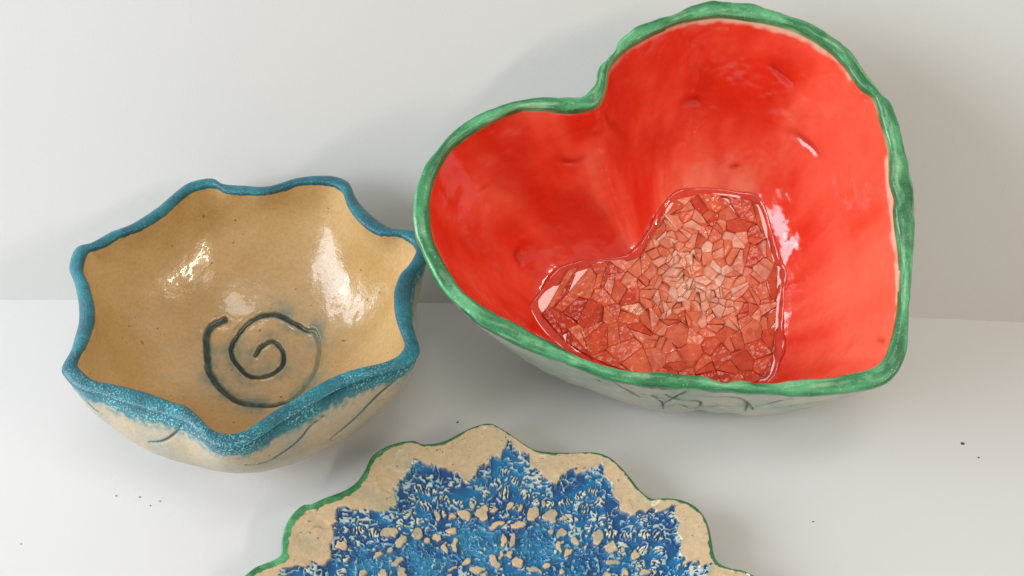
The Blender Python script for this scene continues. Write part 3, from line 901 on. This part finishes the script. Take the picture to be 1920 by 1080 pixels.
def build_plate():
    vis = math.radians(78)
    th = np.concatenate([np.linspace(-vis, vis, 1500, endpoint=False), np.linspace(vis, 2 * math.pi - vis, 420, endpoint=False)])
    nc = len(th)
    sx = spline(PLATE_EDGE, 5)
    Re = closed_radius(sx, th, 1, 13.5, 112, 4)
    Rl = closed_radius(LACE_EDGE, th, 2, 15, 98, 5)
    circ = np.stack([np.sin(th), np.cos(th)], -1)
    fr = np.concatenate([np.linspace(0.0, 0.30, 14, endpoint=False), np.linspace(0.30, 0.985, 235)])
    Rm = np.full(nc, 112.0)
    def topz(rho, frac):
        return 6.5 + 12.0 * np.clip((frac - 0.30) / 0.70, 0, 1) ** 1.7
    rows, zone = [], []
    und = 0.9 * np.cos(13.5 * th) + 0.8 * noise(circ * 112, 30, 3)
    for f in (0.0, 0.25, 0.5, 0.60):
        r = np.maximum(Re * f, 0.02)
        rows.append((r, np.zeros(nc)))
        zone.append(0)
    for f in (0.68, 0.76, 0.84, 0.91, 0.96, 0.985):
        rows.append((Re * f - 0.5, np.maximum(topz(None, f) - 6.0 + und * f ** 4, 0.1)))
        zone.append(0)
    for k in range(1, 12):
        a = -math.pi / 2 + k / 12 * math.pi
        rows.append((Re * 0.985 + 1.7 * math.cos(a), topz(None, .985) - 2.6 + 2.6 * math.sin(a) + und * .94))
        zone.append(1)
    for f in fr[::-1]:
        rows.append((np.maximum(Re * f, 0.02), topz(None, f) + und * f ** 4))
        zone.append(2)
    V = np.array([np.concatenate([r[:, None] * circ, z[:, None]], -1) for r, z in rows])
    zone = np.array(zone)
    nr = len(zone)
    one = np.ones((1, nc), bool)
    top = (zone == 2)[:, None] & one
    XY = V[..., :2]
    rho = np.hypot(XY[..., 0], XY[..., 1])
    V[..., 2] += np.where(top, fbm(XY, 22, 201) * 1.1 + fbm(XY, 8, 202) * 0.25, 0)
    # ---- lace print: 1 = clay standing proud, 0 = pressed in by the thread
    wob = XY + np.stack([noise(XY, 6, 211), noise(XY, 6, 212)], -1) * 0.7
    wob = wob + np.stack([noise(XY, 1.6, 213), noise(XY, 1.6, 214)], -1) * 0.35
    inb = smooth(0.5, -0.5, rho - Rl[None] + noise(XY, 2.4, 220) * 1.3 + noise(XY, 1.1, 221) * 0.5)
    inb = inb * top
    depthz = Rl[None] - rho
    worm = 1 - np.abs(fbm(wob, 2.6, 230, 2)) * 3.2
    fine = smooth(0.25, 0.62, worm) * smooth(-0.35, 0.15, noise(XY, 3.4, 231))
    flecks = smooth(0.15, 0.5, noise(wob * np.array((1.0, 1.7)), 1.5, 232)) * smooth(-0.3, 0.3, noise(XY, 7, 233))
    H = np.maximum(fine * 0.62, flecks * 0.68)
    # ladder stitched petals in every point of the lace
    tips = [-70.7, -48.9, -24.1, 1.6, 28.0, 50.6, 69.3] + [93 + 24 * k for k in range(9)]
    fan = [(0, 9, 0, 3.4, 2.0), (-5.2, 13.5, 35, 3.0, 2.0), (5.2, 13.5, -35, 3.0, 2.0), (0, 19, 0, 2.6, 3.2),
           (-9.5, 20, 50, 3.4, 2.1), (9.5, 20, -50, 3.4, 2.1), (-5.0, 26, 70, 2.6, 2.0), (5.0, 26, -70, 2.6, 2.0), (-15, 24, 60, 3.0, 2.0), (15, 24, -60, 3.0, 2.0)]
    lad = np.zeros(rho.shape)
    for tdeg in tips:
        a = math.radians(tdeg)
        er, et = np.array((math.sin(a), math.cos(a))), np.array((math.cos(a), -math.sin(a)))
        for (u, dv, rot, su, sv) in fan:
            cxy = er * (104.5 - dv) + et * u
            cols = np.abs((th - math.atan2(cxy[0], cxy[1]) + math.pi) % (2 * math.pi) - math.pi) < 0.09
            D = wob[:, cols] - cxy
            uu, vv = D @ et, D @ er
            c_, s_ = math.cos(math.radians(rot)), math.sin(math.radians(rot))
            p, q = c_ * uu + s_ * vv, -s_ * uu + c_ * vv
            e = (p / su) ** 2 + (q / sv) ** 2
            bars = 0.5 + 0.5 * np.sin(p * 2 * math.pi / 1.45 + 0.9 * np.sin(q * 1.9 + dv) + 2.4 * noise(XY[:, cols], 2.2, 236)) + 0.8 * noise(XY[:, cols], 1.2, 237)
            val = smooth(1.25, 0.7, e + 0.35 * noise(XY[:, cols], 1.8, 238)) * smooth(0.35, 0.7, bars) * 0.85
            cut = smooth(1.8, 1.2, e)
            lad[:, cols] = np.maximum(lad[:, cols] * (1 - cut), val)
            H[:, cols] = H[:, cols] * (1 - cut)
    H = np.maximum(H, lad)
    # pale round medallions with ring texture
    med = np.zeros(rho.shape)
    allm = [tuple(mm) for mm in MEDALLIONS]
    for k in range(10):
        a = math.radians(80 + k * 24)
        allm.append((60 * math.sin(a), 60 * math.cos(a)))
    for (mx, my) in allm:
        D = wob - np.array((mx, my))
        d = np.hypot(D[..., 0], D[..., 1])
        m_ = smooth(13.5, 9.5, d)
        ring = 0.5 + 0.5 * np.cos(d * 2 * math.pi / 4.2 + 0.6 * np.sin(np.arctan2(D[..., 1], D[..., 0]) * 8))
        tex = smooth(0.55, 0.9, ring) * smooth(-0.2, 0.5, noise(XY, 1.3, 240)) * 0.55 + smooth(0.3, .8, 1 - np.abs(noise(wob, 1.7, 241)) * 3) * 0.30
        H = H * (1 - m_) + tex * m_
        med = np.maximum(med, m_)
    # clay dots that stand between the threads
    rr = np.random.RandomState(4)
    dots = [tuple(d) for d in CLAY_DOTS]
    for k in range(90):
        a, r = rr.uniform(math.radians(78), math.radians(282)), rr.uniform(30, 86)
        dots.append((r * math.sin(a), r * math.cos(a), rr.uniform(1.2, 3.2), rr.uniform(1.2, 3.2), rr.uniform(0, 90)))
    for k in range(26):
        a, r = rr.uniform(-1.2, 1.2), rr.uniform(10, 40)
        dots.append((r * math.sin(a), r * math.cos(a), rr.uniform(1.2, 3.2), rr.uniform(1.2, 3.2), rr.uniform(0, 90)))
    dot = np.zeros(rho.shape)
    w2 = XY + np.stack([noise(XY, 3.4, 251), noise(XY, 3.4, 252)], -1) * 1.15 + np.stack([noise(XY, 1.3, 253), noise(XY, 1.3, 254)], -1) * 0.45
    for (dx, dy, ra, rb_, rot) in dots:
        dang = 0.3 if math.hypot(dx, dy) > 25 else 4
        cols = np.abs((th - math.atan2(dx, dy) + math.pi) % (2 * math.pi) - math.pi) < dang
        D = w2[:, cols] - np.array((dx, dy))
        c_, s_ = math.cos(math.radians(rot)), math.sin(math.radians(rot))
        p, q = c_ * D[..., 0] + s_ * D[..., 1], -s_ * D[..., 0] + c_ * D[..., 1]
        e = np.sqrt((p / (ra * 1.05)) ** 2 + (q / (rb_ * 1.05)) ** 2)
        dot[:, cols] = np.maximum(dot[:, cols], smooth(1.15, 0.80, e))
    H = np.maximum(H * (1 - smooth(0.0, 0.25, dot)), dot)
    # height: clay level 0, thread level -1.5
    V[..., 2] -= np.where(top, inb * (1.7 - 1.7 * np.clip(H, 0, 1)), 0)
    N = grid_normals(V)
    # ---- colours
    sand = lerp(np.array((0.66, 0.49, 0.30)), np.array((0.54, 0.46, 0.30)), smooth(-0.3, 0.5, fbm(XY, 18, 260)))
    sand = lerp(sand, np.array((0.30, 0.33, 0.28)), smooth(3.5, 0.0, rho - Rl[None]) * smooth(-0.1, 0.6, fbm(XY, 8, 261)) * 0.55)
    scr = smooth(0.82, 0.95, 1 - np.abs(fbm(XY * np.array((1.0, 2.2)), 16, 262)) * 6) * smooth(0.25, 0.5, noise(XY, 12, 263))
    sand = lerp(sand, np.array((0.10, 0.13, 0.13)), scr * 0.35)
    blue = lerp(np.array((0.0, 0.070, 0.235)), np.array((0.0, 0.165, 0.380)), smooth(-0.35, 0.45, fbm(XY, 9, 270)))
    blue = lerp(blue, np.array((0.03, 0.27, 0.46)), med * smooth(-0.4, 0.5, fbm(XY, 7, 271)) * 0.7)
    solid = 1 - smooth(0.0, 0.3, dot)
    lace = lerp(blue, np.array((0.03, 0.26, 0.46)), smooth(0.15, 0.45, H) * solid)
    lace = lerp(lace, np.array((0.66, 0.68, 0.57)), smooth(0.45, 0.75, H) * solid)
    lace = lerp(lace, sand, smooth(0.45, 0.85, dot))
    col = lerp(sand, lace, inb)
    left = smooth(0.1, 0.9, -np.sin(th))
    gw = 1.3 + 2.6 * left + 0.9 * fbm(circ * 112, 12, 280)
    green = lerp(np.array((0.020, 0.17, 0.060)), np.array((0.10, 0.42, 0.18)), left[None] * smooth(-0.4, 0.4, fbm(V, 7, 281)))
    lipz = (zone == 1)[:, None] & one
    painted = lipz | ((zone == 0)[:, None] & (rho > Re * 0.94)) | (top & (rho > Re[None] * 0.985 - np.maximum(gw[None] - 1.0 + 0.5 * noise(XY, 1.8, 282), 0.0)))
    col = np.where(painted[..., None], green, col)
    under = (zone == 0)[:, None] & one & ~painted
    col = np.where(under[..., None], np.array((0.50, 0.40, 0.28)), col)
    fm = lambda m: m[:-1] & np.roll(m, -1, 1)[:-1] & m[1:] & np.roll(m, -1, 1)[1:]
    f_edge = fm(painted)
    f_lace = fm((inb > 0.5) & (dot < 0.5)) & ~f_edge
    f_dot = fm((inb > 0.5) & (dot >= 0.5)) & ~f_edge
    root = thing("lace_plate", tuple(PLATE_C / 1000), "scalloped sand plate printed with blue lace and thin green edge", "plate")
    body = grid_object("plate_body", V, col, N, ~f_edge & ~f_lace, M_plate, root)
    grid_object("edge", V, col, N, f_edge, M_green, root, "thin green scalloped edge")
    grid_object("lace_print", V, col, N, f_lace, M_blue, root, "pressed blue lace pattern")


build_bowl()
build_heart()
build_plate()

# ------------------------------------------------------------------ crumbs on the table
M_crumb, nt_, b_crumb = new_mat("dry_clay_crumb")
nn = tex_noise(nt_, 900, 2)
nt_.links.new(ramp(nt_, nn.outputs[0], [(0.3, (0.05, 0.035, 0.025)), (0.7, (0.14, 0.10, 0.07))]).outputs[0], b_crumb.inputs["Base Color"])
b_crumb.inputs["Roughness"].default_value = 0.9
rc = random.Random(5)
CRUMBS = [(227.5, -56.4, 1.0), (233.3, -65.0, 0.6), (144.2, -102.6, 0.5), (-27.9, -42.9, 0.7), (-181.1, -88.6, 0.5),
          (-170.8, -91.0, 0.45), (-174.9, -93.5, 0.4), (-192.7, -87.9, 0.5), (-231.4, -115.0, 0.4)]
CRUMB_LABELS = {
    (227.5, -56.4): "larger of two dark crumbs on the table beside the heart bowl",
    (233.3, -65.0): "smaller of two dark crumbs on the table beside the heart bowl",
    (144.2, -102.6): "single tiny crumb on the table between the lace plate and heart bowl",
    (-27.9, -42.9): "dark crumb on the table between the teal rimmed bowl and heart bowl",
    (-231.4, -115.0): "lone tiny crumb on the bare table far from the other crumbs",
}
for (x, y, r) in CRUMBS:
    vs = []
    for j in range(3):
        for k in range(6):
            a = k * math.pi / 3 + j * 0.4
            q = r * (1.0, 0.85, 0.45)[j] * rc.uniform(0.7, 1.2)
            vs.append(((q * math.cos(a)) / 1000, (q * 0.75 * math.sin(a)) / 1000, r * (0.0, 0.45, 0.8)[j] / 1000))
    fs = [tuple(range(5, -1, -1)), tuple(range(12, 18))]
    for j in range(2):
        for k in range(6):
            k2 = (k + 1) % 6
            fs.append((j * 6 + k, j * 6 + k2, j * 6 + 6 + k2, j * 6 + 6 + k))
    o = bm_object("clay_crumb", vs, fs, M_crumb)
    o.location = (x / 1000, y / 1000, 0.0)
    o["category"] = "crumb"
    if (x, y) in CRUMB_LABELS:
        o["label"] = CRUMB_LABELS[(x, y)]
    else:
        o["label"] = "tiny dark crumb among four scattered on the table in front of the teal rimmed bowl"
        o["group"] = "crumbs in front of the teal rimmed bowl"
